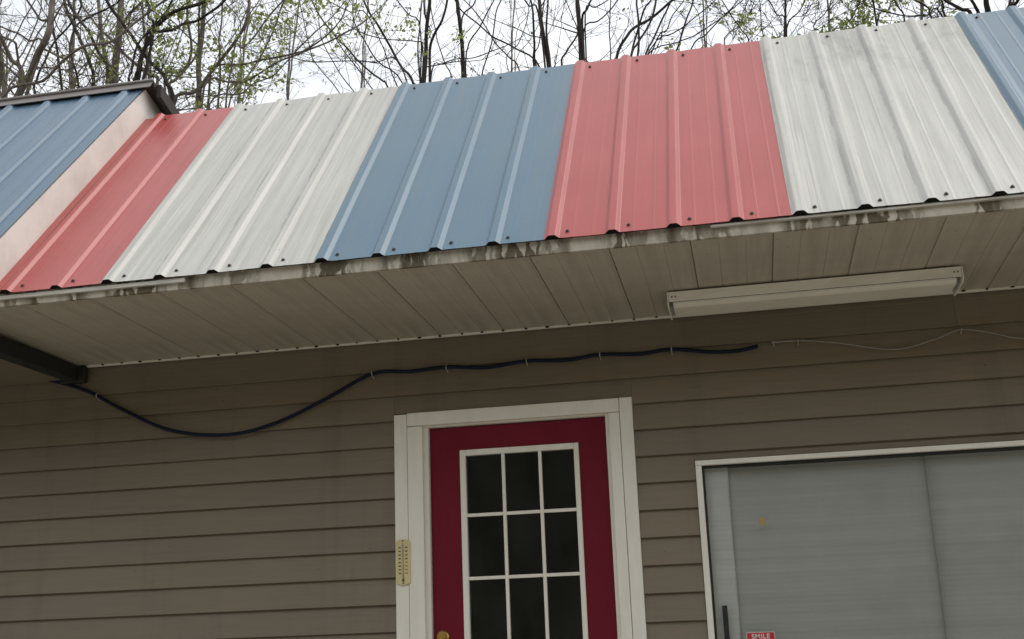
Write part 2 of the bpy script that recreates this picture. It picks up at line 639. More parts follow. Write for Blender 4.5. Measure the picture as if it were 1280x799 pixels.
# -- wall backing with openings for the door and the shop window
DX0, DX1, DZ1 = -1.456, -.575, H + .945      # door opening
WX0, WX1, WZ0, WZ1 = -.19, 1.62, H - .62, H + .666
yb0, yb1 = YW + .018, YW + .14
wall = MB()
for (a, b_, c_, d_) in [(XL, DX0, 0, ZS), (DX0, DX1, DZ1, ZS), (DX1, WX0, 0, ZS), (WX0, WX1, WZ1, ZS), (WX0, WX1, 0, WZ0), (WX1, XR, 0, ZS)]:
    wall.box(a, b_, yb0, yb1, c_, d_)
wallo = wall.build('wall', M['siding'], bld)
# other walls, floor, ceiling
MB().box(XL - .14, XL, yb0, 11.14, 0, ZS).build('side_wall', M['siding'], bld)
MB().box(XR, XR + .14, yb0, 11.14, 0, ZS).build('side_wall', M['siding'], bld)
MB().box(XL, XR, 11.0, 11.14, 0, ZS).build('back_wall', M['siding'], bld)
MB().box(XL, XR, yb1 + .005, 10.99, .05, .17).build('floor', M['inside'], bld)
MB().box(XL, XR, yb1 - .02, 11.14, ZS + .004, ZS + .12).build('ceiling', M['inside'], bld)
MB().box(DX0 - .9, DX1 + 1.0, 7.4, 7.5, .18, ZS - .01).build('inner_wall', M['inside'], bld)

# -- siding boards, course by course
EXPO = .1188
Z0 = H + .9605


def siding_board(x0, x1, zb, zt, lift=0.0):
    """clapboard profile: bottom edge proud, top tucked in, rolled lower lip"""
    hgt = zt - zb
    tilt = .020 * hgt / EXPO
    prof = [(YW - tilt - lift, zb + .002), (YW - tilt + .003 - lift, zb), (YW - tilt + .004 - lift, zb + .013), (YW + .016, zb + .013),
            (YW + .016, zt + .004), (YW + .001 - lift, zt + .004), (YW - tilt * .05 - lift, zt - .0005)]
    MB().prism_x(prof, x0, x1).build('siding_board', M['siding'], wallo)


CX0, CX1 = -1.584, -.474       # outer edges of the door casing
joint = {-1: -.9, -2: .95, -3: .3, 0: -1.57, 2: -3.1, 4: -2.35, 6: -3.9, 7: -2.7, 9: -3.3}
k = -4
while True:
    zb = Z0 - k * EXPO
    zt = zb + EXPO
    if zt < .2:
        break
    zt_c = min(zt, ZS - .004)
    if zb < ZS - .02:
        spans = []
        top_door = H + .992
        in_door = zb < top_door - .004
        in_win = zb < H + .688 - .004 and zt > WZ0 - .03
        cuts = [XL]
        if in_door:
            cuts += [CX0 - .001, CX1 + .001]
        if in_win:
            cuts += [-.216, WX1 + .03]
        cuts.append(XR)
        segs = [(cuts[i], cuts[i + 1]) for i in range(0, len(cuts), 2)]
        for (a, b_) in segs:
            if b_ - a < .01:
                continue
            j = joint.get(k)
            if j is not None and a + .1 < j < b_ - .1:
                siding_board(a, j + .012, zb, zt_c)
                siding_board(j, b_, zb, zt_c, .0016)
            else:
                siding_board(a, b_, zb, zt_c)
        # little fillers above the door and the window where a course is cut
        if in_door and zt > top_door + .002:
            siding_board(CX0, CX1, top_door, zt_c)
        if in_win and zt > H + .69 + .002:
            siding_board(-.2155, WX1 + .029, H + .690, zt_c)
    k += 1

# -- soffit: vinyl panels 12 inches wide with three 4 inch vees
sof = MB().box(XL, XR, YE + .04, YW + .02, ZF + .02, ZF + .03).build('soffit', M['dark'], bld)
SX = -.435
sp = []
n = int((SX - XL) / .3048)
xs0 = SX - n * .3048
groove = [(0, .0), (.004, .007), (.0085, .0)]
ya, yb_ = YE + .022, YW - .014


def soff_panel_mesh(last=.3048):
    prof = []
    for q in range(3):
        b0 = q * .1016
        dpt = .0065 if q == 0 else .0024
        wv = .0038 if q == 0 else .003
        prof += [(b0 + .0005, dpt), (b0 + wv, 0), (b0 + .1016 - wv * .6, 0)]
    prof.append((.3046, .007))
    mb = MB()
    m_ = len(prof)
    for (yy, zz) in ((ya, ZF), (yb_, ZS)):
        mb.v += [(x, yy, zz + d) for x, d in prof]
    for (yy, zz) in ((ya, ZF), (yb_, ZS)):
        mb.v += [(x, yy, zz + d + .002) for x, d in prof]
    for i in range(m_ - 1):
        mb.f.append((i, m_ + i, m_ + i + 1, i + 1))
        mb.f.append((2 * m_ + i, 2 * m_ + i + 1, 3 * m_ + i + 1, 3 * m_ + i))
        mb.f.append((i, i + 1, 2 * m_ + i + 1, 2 * m_ + i))
    return mb.mesh('soffit_panel')


sme = soff_panel_mesh()
sme.materials.append(M['soffit'])
x = xs0
while x + .3 < XR:
    o = bpy.data.objects.new('soffit_panel', sme)
    COL.objects.link(o)
    attach(o, sof)
    o.parent = sof
    o.matrix_parent_inverse = Matrix.Identity(4)
    o.location = (x, 0, rnd.uniform(-.0012, .0012))
    x += .3048
# J-channel along the wall
MB().box(XL, XR, YW - .030, YW - .0145, ZS - .007, ZS + .012).build('soffit_channel', M['white_metal'], bld)

slot_me = MB().box(-.006, .006, 0, .008, -.0075, 0).mesh('vee_slot_shade')  # dark block put in for the shade inside an open vee end
slot_me.materials.append(M['dark'])
x = xs0
while x < 1.6:
    if x > -3.1:
        q = bpy.data.objects.new('vee_slot_shade', slot_me)
        COL.objects.link(q)
        q.parent = sof
        q.location = (x + rnd.uniform(-.004, .004), YW - .0385, ZS + rnd.uniform(-.0005, .0015))
        q.scale = (rnd.uniform(.6, 1.3), 1, rnd.uniform(.5, 1))
    x += .1016

# -- fascia and drip edge
MB().box(XL, XR, YE + .014, YE + .030, ZF - .006, ZE - .008).build('fascia', M['fascia'], bld, bevel=.002, label='stained peeling fascia board')
drip = MB()
drip.box(-.05, XR, YE - .004, YE + .0135, ZE - .0265, ZE - .019)
drip.build('drip_edge', M['drip'], bld)
MB().prism_x([(YE - .003, ZE - .021), (YE - .0055, ZE - .038), (YE + .0125, ZE - .038), (YE + .0125, ZE - .021)], XL, -2.135).build(
    'drip_edge', M['drip'], bld, bevel=.001, label='short loose white drip edge strip')
# sub-deck carrying the panels (wedge), and back of the mansard
nY, nZ = -math.sin(PITCH), math.cos(PITCH)


def slope_pt(u, h):
    return (YE + math.cos(PITCH) * u + nY * h, ZE + math.sin(PITCH) * u + nZ * h)


MB().prism_x([slope_pt(.030, -.006), slope_pt(RLEN - .01, -.006), (YT + .04, ZT - .02), (YT + .04, ZS + .2), (YE + .07, ZE - .04), (YE + .031, ZE - .02)][::-1],
             -3.002, XR).build('roof_deck', M['deck'], bld)
MB().box(XL, XR, YT + .041, 11.2, ZS + .125, H + 2.25).build('flat_roof', M['deck'], bld)

# -- ribbed roof panels


def panel_profile(n_rib, right=None):
    pts = [(-.031, .0020)]
    for i in range(n_rib):
        c = i * RIB
        ov = .0018 if i == 0 else 0
        for dx, h in ((-.0285, .0), (-.0265, .0012), (-.0155, .0118), (-.0130, .0138), (-.009, .0146), (.009, .0146), (.0130, .0138), (.0155, .0118), (.0265, .0012), (.0285, .0)):
            pts.append((c + dx, h + ov))
        pts.append((c + .045, 0))
        for q in (.0762, .1524):
            for dx, h in ((-.0065, 0), (-.003, .0007), (.003, .0007), (.0065, 0)):
                pts.append((c + q + dx, h))
        pts.append((c + RIB - .04, 0))
    pts.append((n_rib * RIB - .028, -.0003))
    if right is not None:                       # panel cut off square after its last rib
        lim = (n_rib - 1) * RIB + right
        pts = [q for q in pts if q[0] < lim - .004] + [(lim, 0)]
    return pts


def roof_panel_mesh(n_rib, length, seed, right=None):
    r = random.Random(seed)
    prof = panel_profile(n_rib, right)
    nl = 22
    mb = MB()
    m_ = len(prof)
    ph = r.uniform(0, 6)
    lip = [r.uniform(-.0035, .0045) for _ in prof]
    for j in range(nl + 1):
        u = length * j / nl
        for i, (px, ph_) in enumerate(prof):
            wob = noise.noise(Vector((px * 3.1 + seed, u * 1.7, ph))) * .0022
            e = 0
            if j == 0:
                e = noise.noise(Vector((px * 9, seed * 1.3, 0))) * .003
            if j == nl:
                e = noise.noise(Vector((px * 11, seed * 2.3, 5))) * .006
            mb.v.append((px + noise.noise(Vector((u * 1.2, seed, 3))) * .001, u + e, ph_ + (wob if i not in (0, m_ - 1) else wob * .3)))
    for j in range(nl):
        for i in range(m_ - 1):
            mb.f.append((j * m_ + i, j * m_ + i + 1, (j + 1) * m_ + i + 1, (j + 1) * m_ + i))
    return mb.mesh('roof_panel', False)


scr = MB()
scr.tube([Vector((0, 0, 0)), Vector((0, 0, .0018))], [.0085, .0080], 10)
scr.tube([Vector((0, 0, .0018)), Vector((0, 0, .0070))], [.0050, .0046], 6)
screw_me = scr.mesh('screw')
screw_me.materials.append(M['screw'])


closure_me = MB()
cl_pr = [(-.0235, -.0045), (-.0225, .0012), (-.0140, .0098), (-.008, .0118), (.008, .0118), (.0140, .0098), (.0225, .0012), (.0235, -.0045)]
closure_me.v = [(a, .007, b) for a, b in cl_pr] + [(a, .028, b) for a, b in cl_pr]
closure_me.f = [tuple(range(8)), tuple(8 + i for i in reversed(range(8)))] + [(i, 8 + i, 8 + (i + 1) % 8, (i + 1) % 8) for i in range(8)]
closure_me = closure_me.mesh('rib_closure')
closure_me.materials.append(M['dark'])


def roof_panel(xs, n_rib, base, pitch, length, mat, seed, label, parent, rows, right=None):
    me = roof_panel_mesh(n_rib, length, seed, right)
    o = link('roof_panel', me, mat, None, 0, label)
    o.parent = parent
    loc = ROOT_LOC[parent.name]
    o.matrix_parent_inverse = Matrix.Translation(-Vector(loc))
    o.location = (xs, base[0], base[1])
    o.rotation_euler = (pitch, 0, 0)
    s = o.modifiers.new('sheet', 'SOLIDIFY')
    s.thickness = .0009
    s.offset = -1
    r = random.Random(seed + 50)
    for i in range(n_rib):                       # dark foam plug in the open end of each rib
        q = bpy.data.objects.new('rib_closure', closure_me)
        COL.objects.link(q)
        q.parent = o
        q.location = (i * RIB, 0, .0012 if i == 0 else 0)
    for u in rows:
        for i in range(n_rib):
            q = bpy.data.objects.new('screw', screw_me)
            COL.objects.link(q)
            q.parent = o
            q.location = (i * RIB + .056 + r.uniform(-.004, .004), u + r.uniform(-.006, .006), .0004)
            q.rotation_euler = (r.uniform(-.1, .1), r.uniform(-.1, .1), r.uniform(0, 3))
    return o


rows = (.045, RLEN - .045)
specs = [(-12, 'red', 'red roof panel beside the raised cream-edged section'), (-8, 'white', 'off-white roof panel, left of the two'), (-4, 'blue', 'blue roof panel in the middle of the striped roof'),
         (0, 'red', 'red roof panel over the door'), (4, 'white_stained', 'off-white roof panel with grey grime near its top'), (8, 'blue', 'blue roof panel at the right edge')]
for i, (ri, cname, lab) in enumerate(specs):
    nr = 4
    xs = X0 + ri * RIB
    if ri == -12:
        xs = X0 - 10 * RIB
        nr = 2
        # ribs that disappear beneath the flashing of the raised section
    roof_panel(xs, nr, (YE - .0136, ZE - .0147), PITCH, RLEN + .02, M[cname], 11 + i, lab, bld, rows)
# the narrow left remainder of that red panel, flat against the cream flashing
me = MB()
rem = [(-.115, .0), (-.09, 0), (-.05, 0), (-.0355, .001)]
for j in range(13):
    for (px, hh) in rem:
        me.v.append((px, RLEN * j / 12, hh + noise.noise(Vector((px * 3, j * .3, 2))) * .001))
for j in range(12):
    for i in range(3):
        me.f.append((j * 4 + i, j * 4 + i + 1, (j + 1) * 4 + i + 1, (j + 1) * 4 + i))
o = me.build('roof_panel_edge', M['red'], None, True)
o.parent = bld
o.matrix_parent_inverse = Matrix.Translation(-Vector(ROOT_LOC['shop_building']))
o.location = (X0 - 10 * RIB, YE - .0136, ZE - .0142)
o.rotation_euler = (PITCH, 0, 0)

# -- raised roof section at the left: cream cheek, blue panels, brown ridge cap
XG = -3.005
RYE, RZE = 4.10, H + 1.531                  # its eave
RYT, RZT = 5.385, H + 2.905                 # its ridge
RP = math.atan2(RZT - RZE, RYT - RYE)
RL = math.hypot(RZT - RZE, RYT - RYE)
BY, BZ = 6.35, H + 2.62
MB().prism_x([(RYE, RZE - .004), (RYT, RZT - .004), (BY, BZ), (BY, H + 1.9), (5.0, H + 1.9), (RYE + .05, H + 1.36), (RYE, H + 1.36)][::-1],
             XL, XG).build('raised_roof_cheek', M['cream'], bld, label='raised roof section with cream cheek')
first_rib = XG - .098
for i in range(3):
    roof_panel(first_rib - (3 + 4 * i) * RIB, 4, (RYE - .012, RZE - .006 + .004), RP, RL - .01, M['blue2'], 40 + i,
               None if i else 'blue roof panel on the raised section', bld, (.05,), None if i else .0985)
# back slope and its dark rake, ridge cap
sb = math.atan2(RZT - BZ, BY - RYT)
MB().prism_x([(RYT - .01, RZT + .0), (RYT - .01, RZT + .03), (BY + .1, BZ - .01), (BY + .1, BZ - .04)][::-1], XL, XG + .055).build('back_slope', M['brown'], bld)
MB().prism_x([(RYT + .012, RZT - .055), (RYT + .012, RZT + .022), (BY + .09, BZ - .02), (BY + .09, BZ - .10)][::-1], XG + .056, XG + .085).build(
    'rake_board', M['brown'], bld, bevel=.004)
tn, nn = (math.cos(RP), math.sin(RP)), (-math.sin(RP), math.cos(RP))
cap = []
e0 = (RYT - tn[0] * .045 + nn[0] * .026, RZT - tn[1] * .045 + nn[1] * .026)
e1 = (RYT + nn[0] * .028 + .01, RZT + nn[1] * .028 + .018)
e2 = (RYT + .10, RZT + .012)
MB().prism_x([e0, e1, e2, (e2[0], e2[1] - .004), (e1[0], e1[1] - .005), (e0[0] + .004, e0[1] - .003)][::-1], XL, XG + .05).build(
    'ridge_cap', M['ridge'], bld)
MB().tube([Vector((XL, e1[0] - .004, e1[1])), Vector((XG + .052, e1[0] - .004, e1[1]))], .010, 8).build('ridge_bead', M['ridge'], bld, True)

# -- dark beam under the soffit
bm = MB().box(-3.275, -3.196, YE + .06, YW - .055, ZS - .074, ZS - .002)
bm.build('beam', M['beam'], bld, bevel=.006)
MB().box(-3.30, -3.165, YW - .052, YW - .016, ZS - .086, ZS - .001).build('beam_bracket', M['beam'], bld, bevel=.003)

MB().box(XL, -3.277, YE + .06, YW - .02, ZS - .066, ZS - .006).build('beam_soffit', M['siding'], bld)

# ------------------------------------------------------------------ door
door = MB()
yd0, yd1 = YW + .028, YW + .068
sx0, sx1, sz0, sz1 = -1.424, -.604, .185, H + .918
gx0, gx1, gz0, gz1 = -1.284, -.731, H - .085, H + .810
door.box(sx0, gx0, yd0, yd1, sz0, sz1).box(gx1, sx1, yd0, yd1, sz0, sz1)
door.box(gx0, gx1, yd0, yd1, gz1, sz1).box(gx0, gx1, yd0, yd1, sz0, gz0)
dooro = door.build('door', M['door'], bld, label='crimson door with nine panes')
# raised lower panels
for a, b_ in ((gx0 - .005, (gx0 + gx1) / 2 - .03), ((gx0 + gx1) / 2 + .03, gx1 + .005)):
    MB().box(a, b_, yd0 - .006, yd0 + .002, .35, H - .30).build('door_panel', M['door'], dooro, bevel=.004)
fw = .027
fr = MB().box(gx0, gx0 + fw, yd0 - .010, yd0 + .030, gz0, gz1).box(gx1 - fw + .004, gx1, yd0 - .010, yd0 + .030, gz0, gz1)
fr.box(gx0 + fw, gx1 - fw + .004, yd0 - .010, yd0 + .030, gz1 - fw, gz1).box(gx0 + fw, gx1 - fw + .004, yd0 - .010, yd0 + .030, gz0, gz0 + fw)
fr.build('glass_frame', M['trim'], dooro, bevel=.003)
ix0, ix1, iz0, iz1 = gx0 + fw, gx1 - fw + .004, gz0 + fw, gz1 - fw
vx = [-1.082, -.911]
hz = [H + .511, H + .230]
mt = .0075
for x_ in vx:
    MB().box(x_ - mt, x_ + mt, yd0 - .006, yd0 + .012, iz0, iz1).build('muntin', M['trim'], dooro, bevel=.002)
cols = [ix0, vx[0], vx[1], ix1]
rws = [iz1, hz[0], hz[1], iz0]
for z_ in hz:
    for c in range(3):
        MB().box(cols[c] + (mt if c else 0), cols[c + 1] - (mt if c < 2 else 0), yd0 - .0055, yd0 + .0115, z_ - mt, z_ + mt).build('muntin', M['trim'], dooro, bevel=.002)
for c in range(3):
    for r_ in range(3):
        tl = rnd.uniform(-.0006, .0006)
        p = MB()
        p.v = [(cols[c], yd0 + .006, rws[r_ + 1]), (cols[c + 1], yd0 + .006 + tl, rws[r_ + 1]), (cols[c + 1], yd0 + .006 + tl, rws[r_]), (cols[c], yd0 + .006, rws[r_])]
        p.f = [(0, 1, 2, 3)]
        p.build('pane', M['pane'], dooro)
# deadbolt and knob
lock = MB()
lz = H - .018
cxk = -1.381
lock.tube([Vector((cxk, yd0 + .001, lz)), Vector((cxk, yd0 - .010, lz)), Vector((cxk, yd0 - .016, lz))], [.030, .029, .022], 20)
lock.tube([Vector((cxk, yd0 - .016, lz)), Vector((cxk, yd0 - .022, lz))], [.015, .014], 16)
lock.build('deadbolt', M['brass'], dooro, False, .001)
kb = MB()
kz = lz - .14
kb.tube([Vector((cxk, yd0 - q, kz)) for q in (-.001, .006, .008, .03, .04, .052, .062, .066)], [.032, .031, .014, .013, .024, .028, .023, .010], 20)
kb.build('knob', M['brass'], dooro, True)

# jamb and casing
cas = MB()
jm = MB().box(DX0, sx0 - .003, YW + .002, YW + .13, .17, DZ1).box(sx1 + .003, DX1, YW + .002, YW + .13, .17, DZ1)
jm.box(sx0 - .003, sx1 + .003, YW + .002, YW + .13, sz1 + .004, DZ1)
jm.build('door_jamb', M['trim'], bld, bevel=.002)
yc = YW - .026
for args in ((CX0, -1.522, yc + .004, YW + .0155, .17, H + .988), (-1.520, DX0 + .008, yc, YW + .0015, .17, H + .9275), (DX1 - .008, -.534, yc, YW + .0015, .17, H + .9275),
             (-.532, CX1, yc + .003, YW + .0155, .17, H + .993), (-1.520, -.534, yc - .001, YW + .0165, H + .930, H + .9915)):
    MB().box(*args).build('door_casing', M['trim'], bld, bevel=.003)
MB().box(DX0 - .02, DX1 + .02, YW - .03, YW + .13, .166, .182).build('door_sill', M['concrete'], bld)

# ------------------------------------------------------------------ shop window
win = MB().box(-.214, -.188, YW - .022, YW + .0165, WZ0 - .03, H + .6655).box(WX1, WX1 + .028, YW - .022, YW + .0165, WZ0 - .03, H + .6655)
win.box(-.214, WX1 + .028, YW - .024, YW + .0165, H + .6665, H + .688)
win.box(-.188, WX1, YW - .024, YW + .0165, WZ0 - .03, WZ0 - .004)
wino = win.build('window', M['trim'], bld, bevel=.002, label='wide shop window with thin white frame')
ins = MB().box(-.187, -.179, YW + .004, YW + .10, WZ0, H + .666).box(WX1 - .008, WX1 - .001, YW + .004, YW + .10, WZ0, H + .666)
ins.box(-.179, WX1 - .008, YW + .004, YW + .10, H + .659, H + .666)
ins.build('window_reveal', M['beam'], wino)
gp = MB()
gp.v = [(-.185, YW + .020, WZ0), (WX1, YW + .020, WZ0), (WX1, YW + .020, H + .664), (-.185, YW + .020, H + .664)]
gp.f = [(0, 1, 2, 3)]
gp.build('pane', M['glass'], wino)
MB().box(-.148, -.126, YW + .004, YW + .016, H - .35, H + .068).build('window_handle', M['black'], wino, bevel=.003)


def sheet(name, x0, x1, y, z0, z1, mat, seed, lean=0.0, curl=0.0):
    mb = MB()
    nx, nz = 10, 260
    for j in range(nz + 1):
        for i in range(nx + 1):
            u, v = i / nx, j / nz
            xx = x0 + (x1 - x0) * u + lean * (1 - v) + .004 * noise.noise(Vector((seed, v * 3, 1)))
            zz = z0 + (z1 - z0) * v
            d = .006 * noise.noise(Vector((xx * 1.5, zz * 2, seed))) + .0007 * math.sin(zz * 300 + 3 * noise.noise(Vector((xx, zz, seed)))) \
                + .0025 * noise.noise(Vector((xx * .7, zz * 22, seed)))
            d -= curl * max(0, 1 - u * 5) ** 2
            mb.v.append((xx, y + d, zz))
    for j in range(nz):
        for i in range(nx):
            a = j * (nx + 1) + i
            mb.f.append((a, a + 1, a + nx + 2, a + nx + 1))
    o = mb.build(name, mat, None, True)
    s = o.modifiers.new('sheet', 'SOLIDIFY')
    s.thickness = .001
    return o


tag(sheet('window_shade', -.183, -.076, YW + .052, WZ0 + .02, H + .70, M['shade2'], 3, -.01), 'narrow pale strip of shade at the left side of the window', 'window shade', 'plastic shades in the shop window')
tag(sheet('window_shade', -.16, .775, YW + .079, WZ0 + .02, H + .70, M['shade'], 5, -.008, .006), 'wide grey plastic shade behind the small amber sticker', 'window shade', 'plastic shades in the shop window')
tag(sheet('window_shade', .758, 1.66, YW + .0775, WZ0 + .02, H + .70, M['shade'], 5, -.006, .004), 'grey plastic shade at the right edge of the picture, right of the seam', 'window shade', 'plastic shades in the shop window')

# stickers on the glass
st = empty('sticker', (.003, YW + .0185, H - .075))
tag(st, 'red SMILE sticker with white letters low on the window glass', 'sticker')
ROOT_LOC[st.name] = (.003, YW + .0185, H - .075)


def rrect(x0, x1, z0, z1, y0, y1, r):
    mb = MB()
    pr = []
    for cx_, cz_, a0 in ((x1 - r, z1 - r, 0), (x0 + r, z1 - r, 90), (x0 + r, z0 + r, 180), (x1 - r, z0 + r, 270)):
        for q in range(5):
            a = math.radians(a0 + q * 22.5)
            pr.append((cx_ + r * math.cos(a), cz_ + r * math.sin(a)))
    k_ = len(pr)
    mb.v = [(a, y0, b) for a, b in pr] + [(a, y1, b) for a, b in pr]
    for i in range(k_):
        j = (i + 1) % k_
        mb.f.append((i, k_ + i, k_ + j, j))
    mb.f.append(tuple(range(k_)))
    mb.f.append(tuple(k_ + i for i in reversed(range(k_))))
    return mb


rrect(-.056, .062, H - .105, H - .046, YW + .0185, YW + .0192, .006).build('sticker_border', M['sticker_white'], st)
rrect(-.0535, .0595, H - .1025, H - .0485, YW + .0180, YW + .0184, .005).build('sticker_face', M['sticker'], st)


def text_mesh(body, size, mat, loc, parent, name):
    cu = bpy.data.curves.new(name, 'FONT')
    cu.body = body
    cu.size = size
    cu.align_x = 'CENTER'
    cu.extrude = .0002
    cu.offset = .0007
    cu.space_character = 1.12
    t = bpy.data.objects.new('tmp', cu)
    COL.objects.link(t)
    dg = bpy.context.evaluated_depsgraph_get()
    me_ = bpy.data.meshes.new_from_object(t.evaluated_get(dg))
    bpy.data.objects.remove(t)
    me_.transform(Matrix.Rotation(math.pi / 2, 4, 'X'))
    me_.transform(Matrix.Translation(loc))
    me_.materials.clear()
    me_.materials.append(mat)
    o_ = bpy.data.objects.new(name, me_)
    COL.objects.link(o_)
    attach(o_, parent)
    return o_


text_mesh('SMILE', .028, M['sticker_white'], (.003, YW + .0176, H - .0735), st, 'lettering')
am = rrect(.040, .064, H + .398, H + .428, YW + .0185, YW + .0192, .005).build('sticker', M['amber'])
tag(am, 'small worn amber sticker high on the window glass', 'sticker')

# ------------------------------------------------------------------ thermometer on the door casing
th = empty('thermometer', (-1.545, yc + .003, H + .217))
tag(th, 'yellowed wall thermometer on the left side of the door casing', 'thermometer')
tx0, tx1, tz0, tz1 = -1.578, -1.512, H + .216, H + .412
ty = yc - .003
pl = MB()
c_ = .012
out = [(tx0 + c_, tz0), (tx0 + .026, tz0 - .003), (tx1 - .026, tz0 - .003), (tx1 - c_, tz0), (tx1, tz0 + .008), (tx1, tz1 - .008), (tx1 - c_, tz1), (tx1 - .028, tz1 + .003), (tx0 + .028, tz1 + .003), (tx0 + c_, tz1), (tx0, tz1 - .008), (tx0, tz0 + .008)]
kk = len(out)
pl.v = [(a, ty - .004, b) for a, b in out] + [(a, ty + .004, b) for a, b in out]
pl.f = [tuple(range(kk)), tuple(kk + i for i in reversed(range(kk)))] + [(i, kk + i, kk + (i + 1) % kk, (i + 1) % kk) for i in range(kk)]
pl.build('plate', M['thermo'], th, bevel=.0012)
xm = (tx0 + tx1) / 2
MB().tube([Vector((xm, ty - .0055, tz0 + .022)), Vector((xm, ty - .0055, tz1 - .016))], .0022, 8).build('tube', M['wire'], th, True)
MB().tube([Vector((xm, ty - .0057, tz0 + .012)), Vector((xm, ty - .0057, tz0 + .018)), Vector((xm, ty - .0057, tz0 + .026))], [.003, .005, .0025], 10).build('bulb', M['ink'], th, True)
for i in range(8):
    z_ = tz0 + .048 + i * .0163
    MB().box(xm - .021, xm - .010, ty - .0046, ty - .0039, z_ - .0028, z_ + .0028).build('numeral', M['ink'], th)
    MB().box(xm + .010 + .001 * (i % 2), xm + .021, ty - .0046, ty - .0039, z_ - .0028, z_ + .0028).build('numeral', M['redink'] if i < 4 else M['ink'], th)
for z_ in (tz0 + .005, tz1 - .004):
    MB().tube([Vector((xm, ty - .003, z_)), Vector((xm, ty - .006, z_))], .0035, 8).build('nail', M['screw'], th)

# ------------------------------------------------------------------ cables and clips
def smooth_path(pts, sub=6):
    P = [Vector(p) for p in pts]
    out_ = []
    for i in range(len(P) - 1):
        p0, p1, p2, p3 = P[max(i - 1, 0)], P[i], P[i + 1], P[min(i + 2, len(P) - 1)]
        for s in range(sub):
            t = s / sub
            out_.append(.5 * ((2 * p1) + (p2 - p0) * t + (2 * p0 - 5 * p1 + 4 * p2 - p3) * t * t + (3 * p1 - p0 - 3 * p2 + p3) * t ** 3))
    out_.append(P[-1])
    return out_


yk = YW - .029
cab = [(-3.52, YW - .05, ZS - .02), (-3.395, YW - .04, H + 1.300), (-3.161, yk, H + 1.222), (-2.948, yk, H + 1.106), (-2.689, yk - .01, H + .989), (-2.398, yk - .012, H + .949), (-2.155, yk - .01, H + .991), (-1.915, yk, H + 1.089),
       (-1.684, yk, H + 1.192), (-1.499, yk, H + 1.189), (-1.324, yk, H + 1.196), (-1.133, yk, H + 1.179), (-.943, yk, H + 1.194), (-.756, yk, H + 1.183), (-.604, yk, H + 1.197),
       (-.425, yk, H + 1.184), (-.28, yk, H + 1.194), (-.103, yk, H + 1.167), (.021, yk, H + 1.164), (.10, yk, H + 1.178)]
ca = empty('cable', (-1.684, YW, H + 1.19))
tag(ca, 'thick navy cable sagging along the siding above the door', 'cable')
MB().tube(smooth_path(cab), .0085, 10).build('cable_sheath', M['cable'], ca, True)


def clip(x, z, r, parent):
    mb = MB()
    arc = [Vector((x, yk - math.cos(a) * r, z + math.sin(a) * r)) for a in [math.radians(q) for q in range(-100, 101, 25)]]
    mb.tube([Vector((x, YW - .001, z - r - .002))] + arc + [Vector((x, YW - .001, z + r + .002))], .0026, 6)
    mb.box(x - .003, x + .003, YW - .014, YW - .002, z - r - .009, z - r - .001)
    mb.build('cable_clip', M['clip'], parent, True)


for x_, z_ in ((-3.10, 1.192), (-1.684, 1.192), (-1.324, 1.196), (-.943, 1.194), (-.604, 1.197), (-.28, 1.194)):
    clip(x_, H + z_, .0118, ca)
wr = empty('thin_wire', (.96, YW, H + 1.179))
tag(wr, 'thin grey wire stapled to the siding at the right', 'wire')
wpth = [(.163, yk, H + 1.189), (.22, yk, H + 1.190), (.285, yk, H + 1.188), (.454, yk, H + 1.161), (.62, yk, H + 1.122), (.72, yk, H + 1.117), (.857, yk, H + 1.148), (.96, yk, H + 1.179), (1.087, yk, H + 1.152), (1.213, yk, H + 1.118), (1.5, yk, H + 1.11), (1.9, yk, H + 1.18)]
MB().tube(smooth_path(wpth), .0034, 7).build('wire_strand', M['wire'], wr, True)
MB().tube([Vector((.16, yk, H + 1.189)), Vector((.20, yk, H + 1.190)), Vector((.205, yk, H + 1.190)), Vector((.30, yk, H + 1.187))], [.0055, .0065, .0045, .0042], 8).build('wire_splice', M['wire'], wr, True)
for x_, z_ in ((.17, 1.189), (.275, 1.188), (.96, 1.179)):
    clip(x_, H + z_, .0062, wr)

# ------------------------------------------------------------------ fluorescent light fixture under the soffit
lf = empty('light_fixture', (.33, 4.95, ZS))
tag(lf, 'long white fluorescent light fixture under the soffit above the window', 'light fixture')
fx0, fx1, fy0, fy1 = -.262, .926, 4.836, 5.085
zt_ = ZS + .003
hs = MB()
hs.box(fx0 + .006, fx1 - .006, fy0, fy0 + .003, zt_ - .043, zt_ + .0)      # front lip
hs.box(fx0 + .006, fx1 - .006, fy1 - .003, fy1, zt_ - .043, zt_ + .0)
hs.box(fx0 + .006, fx1 - .006, fy0 + .003, fy1 - .003, zt_ - .008, zt_ - .002)
hs.build('housing', M['white_metal'], lf, bevel=.001)
MB().box(fx0 + .02, fx1 - .02, fy0 + .0035, fy0 + .0215, zt_ - .040, zt_ - .036).build('housing_gap_shadow', M['dark'], lf)  # dark strip put in as the contact shadow behind the front lip
df = [(fy0 + .022, zt_ - .030), (fy0 + .026, zt_ - .050), (fy0 + .05, zt_ - .058), (fy1 - .05, zt_ - .060), (fy1 - .012, zt_ - .052), (fy1 - .006, zt_ - .040), (fy1 - .006, zt_ - .012), (fy0 + .022, zt_ - .012)]
MB().prism_x(df, fx0 + .022, fx1 - .022).build('diffuser', M['diffuser'], lf, bevel=.003)
for a, b_ in ((fx0, fx0 + .005), (fx1 - .005, fx1)):
    MB().prism_x([(fy0 - .002, zt_), (fy0 - .002, zt_ - .046), (fy0 + .02, zt_ - .064), (fy1 - .02, zt_ - .064), (fy1 + .002, zt_ - .046), (fy1 + .002, zt_)], a, b_).build('end_plate', M['white_metal'], lf, bevel=.0008)
